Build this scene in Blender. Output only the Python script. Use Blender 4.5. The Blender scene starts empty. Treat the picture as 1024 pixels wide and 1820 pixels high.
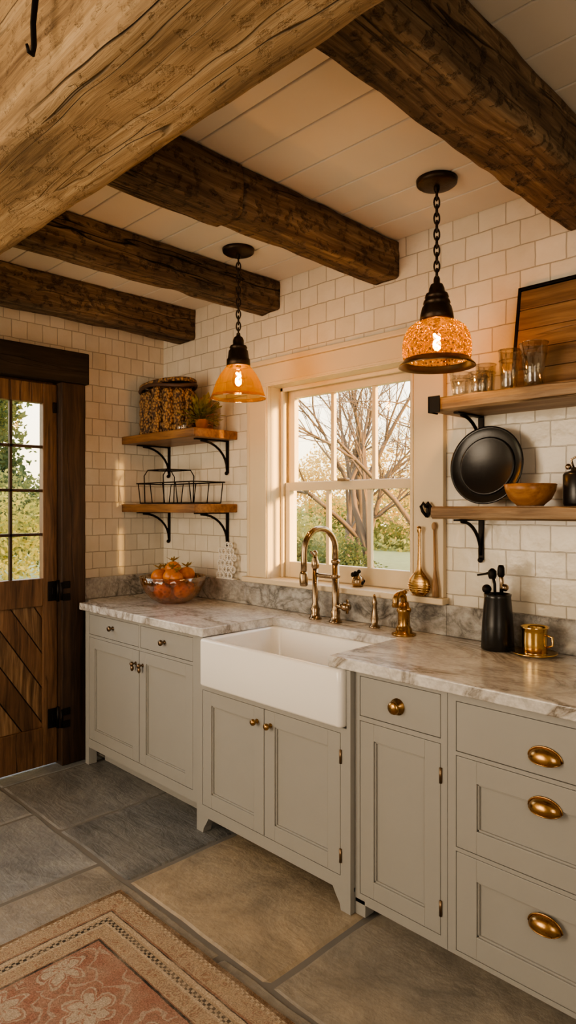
import bpy, bmesh, math, random
from mathutils import Vector, Matrix, noise
random.seed(7)
PI=math.pi
try:
    bpy.context.scene.view_settings.view_transform='AgX'
    bpy.context.scene.view_settings.look='AgX - Medium High Contrast'
except Exception: pass
# ------------------------------------------------------------------ materials
def newmat(name):
    m=bpy.data.materials.new(name); m.use_nodes=True
    nt=m.node_tree; nt.nodes.clear()
    out=nt.nodes.new('ShaderNodeOutputMaterial')
    return m,nt,out
def N(nt,t,**kw):
    n=nt.nodes.new(t)
    for k,v in kw.items():
        if k in n.inputs.keys(): n.inputs[k].default_value=v
        else: setattr(n,k,v)
    return n
def L(nt,a,b): nt.links.new(a,b)
def c4(c): return (c[0],c[1],c[2],1)
def ramp(nt,fac,stops,interp='LINEAR'):
    r=nt.nodes.new('ShaderNodeValToRGB'); r.color_ramp.interpolation=interp
    e=r.color_ramp.elements
    while len(e)<len(stops): e.new(.5)
    for i,(p,c) in enumerate(stops):
        e[i].position=p; e[i].color=c4(c) if not isinstance(c,(int,float)) else (c,c,c,1)
    L(nt,fac,r.inputs[0]); return r.outputs[0]
def math_(nt,op,a,b=None,c=None):
    n=nt.nodes.new('ShaderNodeMath'); n.operation=op
    for i,v in enumerate((a,b,c)):
        if v is None: continue
        if isinstance(v,(int,float)): n.inputs[i].default_value=v
        else: L(nt,v,n.inputs[i])
    return n.outputs[0]
def mixc(nt,fac,a,b,mode='MIX'):
    n=nt.nodes.new('ShaderNodeMixRGB'); n.blend_type=mode
    for i,v in enumerate((fac,a,b)):
        if isinstance(v,(int,float)): n.inputs[i].default_value=v
        elif isinstance(v,tuple): n.inputs[i].default_value=c4(v)
        else: L(nt,v,n.inputs[i])
    return n.outputs[0]
def coords(nt,scale=(1,1,1),loc=(0,0,0),rot=(0,0,0)):
    tc=nt.nodes.new('ShaderNodeTexCoord'); mp=nt.nodes.new('ShaderNodeMapping')
    mp.inputs['Scale'].default_value=scale; mp.inputs['Location'].default_value=loc; mp.inputs['Rotation'].default_value=rot
    L(nt,tc.outputs['Object'],mp.inputs[0]); return mp.outputs[0]
def noise_(nt,vec,scale,detail=4,rough=.55,dist=0):
    n=nt.nodes.new('ShaderNodeTexNoise')
    n.inputs['Scale'].default_value=scale; n.inputs['Detail'].default_value=detail
    n.inputs['Roughness'].default_value=rough; n.inputs['Distortion'].default_value=dist
    L(nt,vec,n.inputs['Vector']); return n.outputs[0]
def bsdf(nt,out,color,rough=.5,metal=0,bump=None,bs=.3,bd=.01,spec=.5,coat=0):
    p=nt.nodes.new('ShaderNodeBsdfPrincipled')
    for k,v in (('Base Color',color),('Roughness',rough),('Metallic',metal),('Specular IOR Level',spec),('Coat Weight',coat)):
        if isinstance(v,(int,float)): p.inputs[k].default_value=v
        elif isinstance(v,tuple): p.inputs[k].default_value=c4(v)
        else: L(nt,v,p.inputs[k])
    if bump is not None:
        b=nt.nodes.new('ShaderNodeBump'); b.inputs['Strength'].default_value=bs; b.inputs['Distance'].default_value=bd
        L(nt,bump,b.inputs['Height']); L(nt,b.outputs[0],p.inputs['Normal'])
    L(nt,p.outputs[0],out.inputs[0]); return p
def paint(name,col,rough=.5,var=.06,bs=.06):
    m,nt,o=newmat(name); v=coords(nt)
    n=noise_(nt,v,5,5); c=mixc(nt,n,tuple(x*(1-var) for x in col),tuple(min(1,x*(1+var)) for x in col))
    bsdf(nt,o,c,rough,bump=noise_(nt,v,90,3),bs=bs,bd=.002); return m
def metal(name,col,rough=.3,var=.25,bumpsc=0,bs=.2):
    m,nt,o=newmat(name); v=coords(nt)
    n=noise_(nt,v,18,5); c=mixc(nt,n,tuple(x*(1-var) for x in col),tuple(min(1,x*(1+var)) for x in col))
    r=math_(nt,'MULTIPLY_ADD',n,.25,rough-.1)
    bsdf(nt,o,c,r,1,bump=noise_(nt,v,bumpsc or 60,3),bs=bs,bd=.002); return m
def wood(name,cd,cm,cl,axis='x',s=30,rough=.7,crack=.6,bs=.5,knots=True,bd=.006,seed=0,ks=3.2,pit=0,lo=.5):
    m,nt,o=newmat(name); st=.05
    sc={'x':(st,1,1),'y':(1,st,1),'z':(1,1,st)}[axis]
    tc=nt.nodes.new('ShaderNodeTexCoord')
    wn=nt.nodes.new('ShaderNodeTexNoise'); wn.inputs['Scale'].default_value=2.2; wn.inputs['Detail'].default_value=2; L(nt,tc.outputs['Object'],wn.inputs['Vector'])
    wv=mixc(nt,.05,tc.outputs['Object'],wn.outputs['Color'],'ADD')
    def mp(scale,loc):
        n=nt.nodes.new('ShaderNodeMapping'); n.inputs['Scale'].default_value=scale; n.inputs['Location'].default_value=loc; L(nt,wv,n.inputs[0]); return n.outputs[0]
    kd=None
    if knots:
        vk=nt.nodes.new('ShaderNodeTexVoronoi'); vk.inputs['Scale'].default_value=ks
        kk={'x':(.55,1,1),'y':(1,.55,1),'z':(1,1,.55)}[axis]
        L(nt,mp(kk,(seed*2+.3,.2,.6)),vk.inputs['Vector'])
        sep=nt.nodes.new('ShaderNodeSeparateColor'); L(nt,vk.outputs['Color'],sep.inputs[0])
        gk=math_(nt,'GREATER_THAN',sep.outputs[0],.5)
        kd=math_(nt,'ADD',vk.outputs['Distance'],math_(nt,'MULTIPLY_ADD',gk,-2,2))
    v=mp(sc,(seed,seed*.7,seed*1.3))
    n1=noise_(nt,v,s*.45,6,.6,.6)
    n2=noise_(nt,v,s*2.2,5,.65,.2)
    big=noise_(nt,mp(tuple(.35 if x!=1 else 1 for x in sc),(seed+3,1,2)),5,4,.6)
    f=math_(nt,'ADD',math_(nt,'MULTIPLY',n1,.55),math_(nt,'MULTIPLY',n2,.45))
    c=ramp(nt,f,[(.36,cd),(.5,cm),(.64,cl)])
    c=mixc(nt,.7,c,ramp(nt,big,[(.35,lo),(.62,1.0)]),'MULTIPLY')
    vc=mp(tuple(1 if x==1 else .03 for x in sc),(seed+9,4,seed))
    n3=noise_(nt,vc,s*.30,3,.5,.4)
    a=math_(nt,'ABSOLUTE',math_(nt,'SUBTRACT',n3,.5))
    cr=ramp(nt,a,[(0,0),(.003,0),(.010,1)])
    gate=ramp(nt,noise_(nt,v,s*.22,2),[(.48,0),(.58,1)])
    cr=mixc(nt,gate,(1,1,1),cr)
    c=mixc(nt,crack,c,cr,'MULTIPLY')
    h=math_(nt,'ADD',f,math_(nt,'MULTIPLY',cr,crack*1.2))
    if pit:
        pn=noise_(nt,wv,26,4,.6); pr=ramp(nt,pn,[(.34,0),(.46,1)])
        c=mixc(nt,pit,c,mixc(nt,pr,(.45,.42,.4),(1,1,1)),'MULTIPLY'); h=math_(nt,'ADD',h,math_(nt,'MULTIPLY',pr,pit))
    if knots:
        ring=math_(nt,'SINE',math_(nt,'MULTIPLY',kd,190))
        near=ramp(nt,kd,[(.06,1),(.17,0)])
        c=mixc(nt,math_(nt,'MULTIPLY',near,.35),c,mixc(nt,math_(nt,'MULTIPLY_ADD',ring,.5,.5),cd,cm))
        k=ramp(nt,kd,[(.03,.10),(.055,.35),(.075,1)])
        c=mixc(nt,.9,c,k,'MULTIPLY'); h=math_(nt,'ADD',h,math_(nt,'MULTIPLY',k,.6))
    bsdf(nt,o,c,rough,bump=h,bs=bs,bd=bd,spec=.3); return m
def tile(name,c1,c2,cg,w=.12,h=.1):
    m,nt,o=newmat(name)
    tc=nt.nodes.new('ShaderNodeTexCoord'); sp=nt.nodes.new('ShaderNodeSeparateXYZ'); cb=nt.nodes.new('ShaderNodeCombineXYZ')
    L(nt,tc.outputs['Object'],sp.inputs[0]); L(nt,math_(nt,'ADD',sp.outputs[0],sp.outputs[1]),cb.inputs[0]); L(nt,sp.outputs[2],cb.inputs[1])
    nv=nt.nodes.new('ShaderNodeTexNoise'); nv.inputs['Scale'].default_value=14; L(nt,tc.outputs['Object'],nv.inputs['Vector'])
    mv=nt.nodes.new('ShaderNodeMixRGB'); mv.blend_type='ADD'; mv.inputs[0].default_value=.007
    L(nt,cb.outputs[0],mv.inputs[1]); L(nt,nv.outputs['Color'],mv.inputs[2])
    b=nt.nodes.new('ShaderNodeTexBrick'); L(nt,mv.outputs[0],b.inputs['Vector'])
    b.offset=.5; b.inputs['Scale'].default_value=1; b.inputs['Mortar Size'].default_value=.0026; b.inputs['Mortar Smooth'].default_value=.5
    b.inputs['Brick Width'].default_value=w; b.inputs['Row Height'].default_value=h
    b.inputs['Color1'].default_value=c4(c1); b.inputs['Color2'].default_value=c4(c2); b.inputs['Mortar'].default_value=c4(cg)
    n=noise_(nt,tc.outputs['Object'],9,4)
    c=mixc(nt,.4,b.outputs['Color'],ramp(nt,n,[(.3,(.78,.74,.67)),(.7,(1,1,1))]),'MULTIPLY')
    hgt=math_(nt,'ADD',math_(nt,'MULTIPLY',b.outputs['Fac'],-1),math_(nt,'MULTIPLY',n,1.1))
    bsdf(nt,o,c,.22,bump=hgt,bs=.8,bd=.006); return m
def marble(name,base,vein,dark,s=1,mot=.4,vw=.05):
    m,nt,o=newmat(name); v=coords(nt,(.8,1.3,1),rot=(0,0,.6))
    n=noise_(nt,v,2.3*s,7,.6,1.6); a=math_(nt,'ABSOLUTE',math_(nt,'SUBTRACT',n,.5))
    c=ramp(nt,a,[(0,dark),(vw*.2,vein),(vw,base)])
    gate=ramp(nt,noise_(nt,v,1.6*s,3),[(.38,0),(.55,1)])
    c=mixc(nt,gate,base,c)
    n2=noise_(nt,v,6*s,8,.7,.8)
    c=mixc(nt,mot,c,ramp(nt,n2,[(.30,(.42,.40,.37)),(.48,(.84,.82,.80)),(.6,(1,1,1))]),'MULTIPLY')
    n3=noise_(nt,v,55,5,.65)
    c=mixc(nt,.45,c,ramp(nt,n3,[(.38,.5),(.58,1.)]),'MULTIPLY')
    bsdf(nt,o,c,.2,bump=n2,bs=.05,bd=.003); return m
def glass(name,tint,gl=.12,rough=.03,bumpsc=0,trans=0,bs=.5,fe=.45,tt=None,dk=.55,gc=None):
    m,nt,o=newmat(name)
    t=N(nt,'ShaderNodeBsdfTransparent'); t.inputs[0].default_value=c4(tint)
    g=N(nt,'ShaderNodeBsdfGlossy'); g.inputs['Roughness'].default_value=rough
    lw=N(nt,'ShaderNodeLayerWeight'); lw.inputs[0].default_value=.35
    f=math_(nt,'ADD',math_(nt,'MULTIPLY',lw.outputs['Facing'],fe),gl)
    base=t.outputs[0]; tt=tt or tint
    if gc: g.inputs[0].default_value=c4(gc)
    if bumpsc:
        vo=nt.nodes.new('ShaderNodeTexVoronoi'); vo.inputs['Scale'].default_value=bumpsc; L(nt,coords(nt),vo.inputs['Vector'])
        b=N(nt,'ShaderNodeBump'); b.inputs['Strength'].default_value=bs; b.inputs['Distance'].default_value=.01; L(nt,vo.outputs['Distance'],b.inputs['Height'])
        L(nt,b.outputs[0],g.inputs['Normal'])
        tc_=ramp(nt,vo.outputs['Distance'],[(.15,tuple(x*dk for x in tint)),(.5,tint)]); L(nt,tc_,t.inputs[0])
    if trans:
        tr=N(nt,'ShaderNodeBsdfTranslucent')
        if bumpsc:
            cc=ramp(nt,vo.outputs['Distance'],[(.12,tuple(x*.25 for x in tt)),(.5,tt)])
            L(nt,cc,tr.inputs[0]); L(nt,b.outputs[0],tr.inputs['Normal'])
        else: tr.inputs[0].default_value=c4(tt)
        mx=N(nt,'ShaderNodeMixShader'); mx.inputs[0].default_value=trans
        L(nt,base,mx.inputs[1]); L(nt,tr.outputs[0],mx.inputs[2]); base=mx.outputs[0]
    mx=N(nt,'ShaderNodeMixShader'); L(nt,f,mx.inputs[0]); L(nt,base,mx.inputs[1]); L(nt,g.outputs[0],mx.inputs[2])
    L(nt,mx.outputs[0],o.inputs[0]); return m
def emis(name,col,st):
    m,nt,o=newmat(name); e=N(nt,'ShaderNodeEmission'); e.inputs[0].default_value=c4(col); e.inputs[1].default_value=st
    L(nt,e.outputs[0],o.inputs[0]); return m
def leafm(name,c1,c2,sc=3):
    m,nt,o=newmat(name); n=noise_(nt,coords(nt),sc,3)
    c=ramp(nt,n,[(.35,c1),(.65,c2)])
    d=N(nt,'ShaderNodeBsdfDiffuse'); t=N(nt,'ShaderNodeBsdfTranslucent'); L(nt,c,d.inputs[0]); L(nt,c,t.inputs[0])
    mx=N(nt,'ShaderNodeMixShader'); mx.inputs[0].default_value=.5; L(nt,d.outputs[0],mx.inputs[1]); L(nt,t.outputs[0],mx.inputs[2]); L(nt,mx.outputs[0],o.inputs[0]); return m

CAB=paint('cabinet_paint',(.325,.322,.302),.42,.04)
CREAM=paint('cream_trim_paint',(.62,.52,.365),.4,.04)
CEILM=paint('ceiling_paint',(.69,.64,.555),.55,.04)
PLAST=paint('plaster_paint',(.66,.60,.51),.8,.04)
TILE=tile('zellige_tile',(.76,.71,.61),(.68,.63,.53),(.51,.46,.38))
TILEL=tile('zellige_tile_small',(.73,.675,.57),(.66,.605,.50),(.49,.44,.36),.088,.1)
MARB=marble('marble',(.74,.73,.705),(.42,.385,.345),(.20,.175,.145),1,.75,.06)
STONE=marble('backsplash_stone',(.46,.45,.425),(.28,.27,.25),(.15,.145,.13),2,.95,.10)
CERAM=paint('white_fireclay',(.86,.85,.815),.12,.01,.01)
BRASS=metal('aged_brass',(.40,.24,.10),.24)
BRONZE=metal('bronze',(.22,.15,.09),.3)
NICKEL=metal('antique_brass_nickel',(.35,.255,.16),.2)
GOLD=metal('polished_gold',(.72,.49,.20),.16,.1)
IRON=metal('black_iron',(.025,.022,.02),.5)
IRONB=metal('pendant_iron',(.06,.043,.03),.4,.3,120,.5)
BLACK=paint('black_enamel_and_void',(.010,.010,.010),.25)
B_GIRD=wood('girder_wood',(.16,.095,.045),(.40,.265,.135),(.57,.41,.235),'x',34,.7,.75,.9,True,.011,0,2.6,.35,.5)
B_DARK=[wood('beam_wood_%d'%i,(.050,.032,.020),(.165,.106,.060),(.33,.235,.14),'y',32,.8,.95,1.0,True,.018,i*3.1,3.6,.7,.42) for i in range(4)]
DOORW=wood('door_wood_v',(.055,.029,.015),(.155,.082,.04),(.25,.14,.07),'z',30,.45,.6,.5,False)
DOORD=wood('door_wood_d',(.035,.02,.011),(.155,.09,.046),(.34,.215,.115),'z',26,.5,.8,.7,True,seed=5,lo=.7)
FRAMEW=wood('door_frame_wood',(.022,.013,.008),(.055,.030,.017),(.10,.055,.03),'z',30,.5,.5,.5,False)
FRAMEH=wood('lintel_wood',(.010,.007,.005),(.026,.017,.011),(.05,.032,.022),'y',30,.5,.5,.5,False)
SHELF=wood('shelf_wood',(.13,.058,.022),(.27,.13,.05),(.38,.20,.088),'x',30,.4,.3,.3,False)
SHELFR=wood('rustic_shelf_wood',(.09,.052,.028),(.30,.19,.105),(.48,.34,.20),'x',28,.5,.7,.5,True,seed=2)
BOARD=wood('cutting_board_wood',(.09,.048,.024),(.24,.14,.068),(.36,.23,.12),'x',24,.5,.5,.4,True,seed=4)
BOWLW=wood('wood_bowl',(.20,.08,.025),(.36,.17,.06),(.48,.25,.1),'x',24,.3,.1,.2,False)
SPOONW=wood('spoon_wood',(.18,.10,.05),(.36,.22,.11),(.5,.33,.18),'z',26,.6,.1,.2,False)
WGLASS=glass('window_glass',(.97,.98,.97),.004,.01,fe=.06)
CGLASS=glass('clear_glass',(.93,.92,.88),.10,.04)
AMBER=glass('amber_bowl_glass',(.95,.74,.48),.10,.05,40,0,.25,dk=.75)
SHADE1=glass('hammered_amber_glass',(.80,.50,.19),.10,.12,85,.14,1.0,.22,(.55,.27,.03),.22,(.75,.50,.25))
SHADE2=glass('amber_glass',(.93,.66,.30),.05,.05,0,.05,.5,.30,(.65,.32,.04),.55,(.85,.62,.35))
FIL=emis('filament',(1,.66,.26),170)
# ------------------------------------------------------------------ builder
class B:
    def __init__(s,name): s.name=name; s.bm=bmesh.new(); s.mats=[]
    def mi(s,m):
        if m not in s.mats: s.mats.append(m)
        return s.mats.index(m)
    def add(s,t,mat,smooth=False,M=None):
        i=s.mi(mat)
        if M is not None: bmesh.ops.transform(t,matrix=M,verts=t.verts)
        bmesh.ops.recalc_face_normals(t,faces=t.faces)
        for f in t.faces: f.material_index=i; f.smooth=smooth
        me=bpy.data.meshes.new('t'); t.to_mesh(me); t.free(); s.bm.from_mesh(me); bpy.data.meshes.remove(me)
    def box(s,x0,x1,y0,y1,z0,z1,mat,bevel=0,M=None,seg=2):
        t=bmesh.new(); bmesh.ops.create_cube(t,size=1)
        for v in t.verts: v.co=Vector(((x0+x1)/2+v.co.x*abs(x1-x0),(y0+y1)/2+v.co.y*abs(y1-y0),(z0+z1)/2+v.co.z*abs(z1-z0)))
        if bevel: bmesh.ops.bevel(t,geom=list(t.edges),offset=bevel,segments=seg,affect='EDGES',profile=.5)
        s.add(t,mat,False,M)
    def prism(s,pts,z0,z1,mat,bevel=0,M=None):
        t=bmesh.new(); a=[t.verts.new((x,y,z0)) for x,y in pts]; b=[t.verts.new((x,y,z1)) for x,y in pts]; n=len(pts)
        t.faces.new(a[::-1]); t.faces.new(b)
        for i in range(n): t.faces.new((a[i],a[(i+1)%n],b[(i+1)%n],b[i]))
        if bevel: bmesh.ops.bevel(t,geom=list(t.edges),offset=bevel,segments=3,affect='EDGES',profile=.5)
        s.add(t,mat,False,M)
    def rings(s,rs,mat,cap=True,smooth=True,close=False,M=None):
        t=bmesh.new(); vr=[[t.verts.new(p) for p in r] for r in rs]; n=len(rs[0]); k=len(vr)
        for j in range(k if close else k-1):
            a=vr[j]; b=vr[(j+1)%k]
            for i in range(n): t.faces.new((a[i],a[(i+1)%n],b[(i+1)%n],b[i]))
        if cap and not close: t.faces.new(vr[0][::-1]); t.faces.new(vr[-1])
        s.add(t,mat,smooth,M)
    def lathe(s,prof,loc,mat,seg=32,cap=False,M=None,sx=1,sy=1,smooth=True):
        R=M if M is not None else Matrix.Identity(4)
        rs=[[Vector((max(r,1e-4)*sx*math.cos(2*PI*i/seg),max(r,1e-4)*sy*math.sin(2*PI*i/seg),z)) for i in range(seg)] for r,z in prof]
        s.rings(rs,mat,cap,smooth,False,Matrix.Translation(loc)@R)
    def tube(s,pts,r,mat,seg=8,close=False):
        pts=[Vector(p) for p in pts]; n=len(pts)
        rr=r if isinstance(r,(list,tuple)) else [r]*n
        rs=[]; up=None
        for i,p in enumerate(pts):
            if close: d=pts[(i+1)%n]-pts[i-1]
            else: d=pts[min(i+1,n-1)]-pts[max(i-1,0)]
            d.normalize()
            if up is None:
                up=Vector((0,0,1)) if abs(d.z)<.9 else Vector((1,0,0))
            up=(up-d*up.dot(d)); up.normalize(); sd=d.cross(up)
            rs.append([p+up*rr[i]*math.cos(2*PI*k/seg)+sd*rr[i]*math.sin(2*PI*k/seg) for k in range(seg)])
        s.rings(rs,mat,True,True,close)
    def ball(s,c,r,mat,sc=(1,1,1),u=20,v=12,M=None,bumpy=0):
        t=bmesh.new(); bmesh.ops.create_uvsphere(t,u_segments=u,v_segments=v,radius=1)
        for q in t.verts:
            k=1+bumpy*noise.noise(q.co*3+Vector(c)*10)
            q.co=Vector((q.co.x*r*sc[0]*k,q.co.y*r*sc[1]*k,q.co.z*r*sc[2]*k))
        s.add(t,mat,True,Matrix.Translation(c)@(M if M is not None else Matrix.Identity(4)))
    def quad(s,ps,mat):
        t=bmesh.new(); t.faces.new([t.verts.new(p) for p in ps]); s.add(t,mat)
    def done(s,parent=None):
        me=bpy.data.meshes.new(s.name)
        xs=[v.co for v in s.bm.verts]
        c=Vector(((min(v.x for v in xs)+max(v.x for v in xs))/2,(min(v.y for v in xs)+max(v.y for v in xs))/2,min(v.z for v in xs)))
        bmesh.ops.translate(s.bm,vec=-c,verts=s.bm.verts)
        s.bm.to_mesh(me); s.bm.free()
        for m in s.mats: me.materials.append(m)
        o=bpy.data.objects.new(s.name,me); o.location=c; bpy.context.collection.objects.link(o)
        if parent: o.parent=parent
        return o
RX=lambda a:Matrix.Rotation(a,4,'X')
RY=lambda a:Matrix.Rotation(a,4,'Y')
RZ=lambda a:Matrix.Rotation(a,4,'Z')
TOF=RX(PI/2)   # local +z -> world -y

CZ=2.68
# ------------------------------------------------------------------ shell
w=B('wall_back')
w.box(-.15,1.005,0,.2,0,CZ+.1,TILE); w.box(1.955,4.6,0,.2,0,CZ+.1,TILE)
w.box(1.005,1.955,0,.2,0,1.065,TILE); w.box(1.005,1.955,0,.2,2.135,CZ+.1,TILE)
w.done()
w=B('wall_left')
w.box(-.15,0,-.72,0,0,CZ+.1,TILEL); w.box(-.15,0,-4.2,-1.64,0,CZ+.1,TILEL); w.box(-.15,0,-1.64,-.72,2.18,CZ+.1,TILEL)
w.done()
w=B('wall_right'); w.box(4.6,4.75,-4.35,.2,0,CZ+.1,PLAST); w.done()
w=B('wall_front'); w.box(-.15,4.6,-4.35,-4.2,0,CZ+.1,PLAST); w.done()
c=B('ceiling')
c.box(-.15,4.6,-4.2,.2,CZ+.02,CZ+.1,CEILM)
y=0
while y>-4.2:
    c.box(0,4.6,y-.187,y-.0025,CZ,CZ+.022,CEILM,.004); y-=.19
c.done()
# floor slabs
m,nt,o=newmat('slate'); FL=m
at=N(nt,'ShaderNodeAttribute',attribute_name='tone')
v=coords(nt); n1=noise_(nt,v,3.5,8,.65,.8); n2=noise_(nt,v,28,6,.6); n3=noise_(nt,coords(nt,(1,4,1),rot=(0,0,.6)),6,7,.65,1)
cc=mixc(nt,1,at.outputs['Color'],ramp(nt,n1,[(.3,(.56,.56,.56)),(.5,(.92,.91,.89)),(.7,(1.2,1.16,1.1))]),'MULTIPLY')
cc=mixc(nt,.45,cc,ramp(nt,n2,[(.3,.6),(.65,1)]),'MULTIPLY')
cc=mixc(nt,math_(nt,'MULTIPLY',at.outputs['Alpha'],.65),cc,ramp(nt,n3,[(.35,.5),(.6,1)]),'MULTIPLY')
bsdf(nt,o,cc,.36,bump=math_(nt,'ADD',math_(nt,'MULTIPLY',n3,math_(nt,'MULTIPLY_ADD',at.outputs['Alpha'],.9,.25)),math_(nt,'ADD',math_(nt,'MULTIPLY',n2,.5),math_(nt,'MULTIPLY',n1,.9))),bs=.65,bd=.012)
GROUT=paint('grout',(.17,.16,.145),.9,.2)
def slabs():
    rows=[(.0,-.5,[0,.9,1.9,2.7,3.6,4.6]),(-.5,-1.095,[0,.12,.775,1.355,2.16,3.0,3.8,4.6]),(-1.095,-1.66,[0,.53,1.15,1.95,2.7,3.5,4.6]),
          (-1.66,-2.3,[0,.8,1.5,2.4,3.2,4.0,4.6]),(-2.3,-2.95,[0,.6,1.4,2.1,2.9,3.7,4.6]),(-2.95,-3.6,[0,.8,1.7,2.5,3.3,4.6]),(-3.6,-4.2,[0,.6,1.4,2.1,2.9,3.7,4.6])]
    gray=[(.29,.30,.305),(.245,.255,.26),(.32,.325,.32),(.27,.27,.265),(.33,.32,.295)]
    bm=bmesh.new(); lay=bm.loops.layers.float_color.new('tone'); rd=random.Random(3)
    for ri,(y1,y0,xs) in enumerate(rows):
        for i in range(len(xs)-1):
            g=.004; a,b=xs[i]+g,xs[i+1]-g
            t=bmesh.new(); bmesh.ops.create_grid(t,x_segments=24,y_segments=24,size=.5)
            zz=rd.uniform(-.002,.002)
            for q in t.verts:
                ed=max(abs(q.co.x),abs(q.co.y))
                X=a+(q.co.x+.5)*(b-a); Y=y0+g+(q.co.y+.5)*(y1-y0-2*g)
                jx=noise.noise(Vector((X*6,Y*6,ri+i*7)))*.006
                jy=noise.noise(Vector((X*6,Y*6,50+ri+i*7)))*.006
                z=zz+noise.noise(Vector((X*3,Y*3,i)))*.0025
                if ed>.49: z=-.010
                elif ed>.45: 
                    z-=.0015; X+= (.018 if q.co.x>.45 else -.018 if q.co.x<-.45 else 0)*(b-a); Y+=(.018 if q.co.y>.45 else -.018 if q.co.y<-.45 else 0)*(y1-y0)
                q.co=Vector((X+jx,Y+jy,z))
            for f in t.faces: f.smooth=False
            col=rd.choice(gray); al=.25
            if ri==1 and i==3: col=(.39,.325,.24); al=.05
            if ri==1 and i==2: col=(.22,.225,.225); al=1
            if ri==1 and i==1: col=(.25,.25,.245); al=.6
            if ri==1 and i>=4: col=(.31,.28,.235); al=.1
            if ri==2 and i>=2: col=(.32,.295,.255); al=.1
            if ri==2 and i<=1: col=(.30,.31,.315); al=.3
            me=bpy.data.meshes.new('t'); t.to_mesh(me); t.free()
            n0=len(bm.faces); bm.from_mesh(me); bm.faces.ensure_lookup_table()
            for f in bm.faces[n0:]:
                for l in f.loops: l[lay]=(col[0],col[1],col[2],al)
            bpy.data.meshes.remove(me)
    t=bmesh.new(); bmesh.ops.create_cube(t,size=1)
    for q in t.verts: q.co=Vector((2.225+q.co.x*4.75,-2.0+q.co.y*4.4,-.06+q.co.z*.106))
    for f in t.faces: f.material_index=1
    me=bpy.data.meshes.new('t'); t.to_mesh(me); t.free(); bm.from_mesh(me)
    me=bpy.data.meshes.new('floor'); bm.to_mesh(me); bm.free(); me.materials.append(FL); me.materials.append(GROUT)
    ob=bpy.data.objects.new('floor',me); bpy.context.collection.objects.link(ob)
slabs()
# ------------------------------------------------------------------ beams
def beam(name,axis,l0,l1,a0,a1,z0,z1,mat,seed,amp=.010,step=None,drift=.004,chip=1.1):
    b=B(name); n=int(abs(l1-l0)/.025); K=10; prof=[]
    w_,h_=a1-a0,z1-z0; r=.010
    def side(p,q): return [(p[0]+(q[0]-p[0])*i/K,p[1]+(q[1]-p[1])*i/K) for i in range(K)]
    P=[(r,0),(w_-r,0),(w_,r),(w_,h_-r),(w_-r,h_),(r,h_),(0,h_-r),(0,r)]
    for i in range(8):
        p,q=P[i],P[(i+1)%8]
        prof+= side(p,q) if i%2==0 else [p]
    rs=[]
    ls=[l0+(l1-l0)*j/n for j in range(n+1)]
    if step is not None: ls=sorted([l for l in ls if abs(l-step)>.015]+[step-.006,step-.005,step+.005,step+.006])
    for l in ls:
        ring=[]; g=0
        if step is not None:
            if abs(l-step)<=.0052: g=-.014
            elif l<step: g=.010
        ox=noise.noise(Vector((l*.8,seed,0)))*drift; oz=noise.noise(Vector((l*.9,seed,7)))*drift
        for (u_,v_) in prof:
            cx,cy=u_-w_/2,v_-h_/2; ln=math.hypot(cx,cy)+1e-6
            corner=(abs(cx)/(w_/2))*(abs(cy)/(h_/2))
            s1=noise.noise(Vector((l*3,u_*14,v_*14+seed)))*amp*.5+noise.noise(Vector((l*9,u_*30,v_*30+seed)))*amp*.45
            s1-=max(0,noise.noise(Vector((l*6,seed*3+(1 if cx>0 else 9),(1 if cy>0 else 5)))))*amp*chip*corner**3
            A=a0+u_+cx/ln*(s1+g)+ox; Z=min(z0+v_+cy/ln*(s1+g)+oz, CZ-.001)
            ring.append(Vector((l,A,Z)) if axis=='x' else Vector((A,l,Z)))
        rs.append(ring)
    b.rings(rs,mat)
    return b.done()
beam('timber_girder','x',.10,4.55,-1.88,-1.60,2.30,CZ,B_GIRD,1.0,.007,None,.003,.4)
for i,(a0,a1,z0,st) in enumerate([(2.63,2.83,2.49,None),(1.725,1.865,2.505,-.943),(.945,1.09,2.52,None),(.18,.345,2.495,None)]):
    beam('ceiling_beam','y',-1.60,-.004,a0,a1,z0,CZ,B_DARK[i],i*5.3+2,.011,st)
for i,(a0,a1) in enumerate([(2.63,2.83),(1.725,1.865),(.945,1.09),(.18,.345)]):
    beam('ceiling_beam','y',-4.15,-1.88,a0,a1,2.50,CZ,B_DARK[i],i*5.3+30,.010)
h=B('iron_hook')
h.tube([(2.35,-1.905,2.56),(2.352,-1.91,2.50),(2.348,-1.915,2.43),(2.352,-1.915,2.385),(2.357,-1.92,2.362),(2.362,-1.93,2.36),(2.364,-1.935,2.372)],[.007,.007,.006,.006,.005,.004,.003],IRON)
h.box(2.338,2.362,-1.91,-1.885,2.53,2.60,IRON,.003); h.done()
# ------------------------------------------------------------------ window
X0,X1,Z0,Z1=1.02,1.94,1.08,2.12
t=B('trim_1')
t.box(.85,X0,-.026,.0,Z0,Z1,CREAM,.003); t.box(X1,2.11,-.026,0,Z0,Z1,CREAM,.003)
t.box(.85,2.11,-.026,0,Z1,2.235,CREAM,.003); t.box(.835,2.125,-.045,0,2.235,2.262,CREAM,.004)
t.box(.865,.875,-.03,-.02,Z0,Z1,CREAM,.002); t.box(1.0,1.012,-.032,-.02,Z0,Z1,CREAM,.003); t.box(1.948,1.96,-.032,-.02,Z0,Z1,CREAM,.003)
t.box(1.0,1.96,-.032,-.02,Z1+.006,Z1+.018,CREAM,.003)
t.box(1.0045,X0,-.0,.2,Z0,Z1,CREAM); t.box(X1,1.9555,0,.2,Z0,Z1,CREAM); t.box(1.0045,1.9555,0,.2,Z1,2.1355,CREAM)
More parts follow.
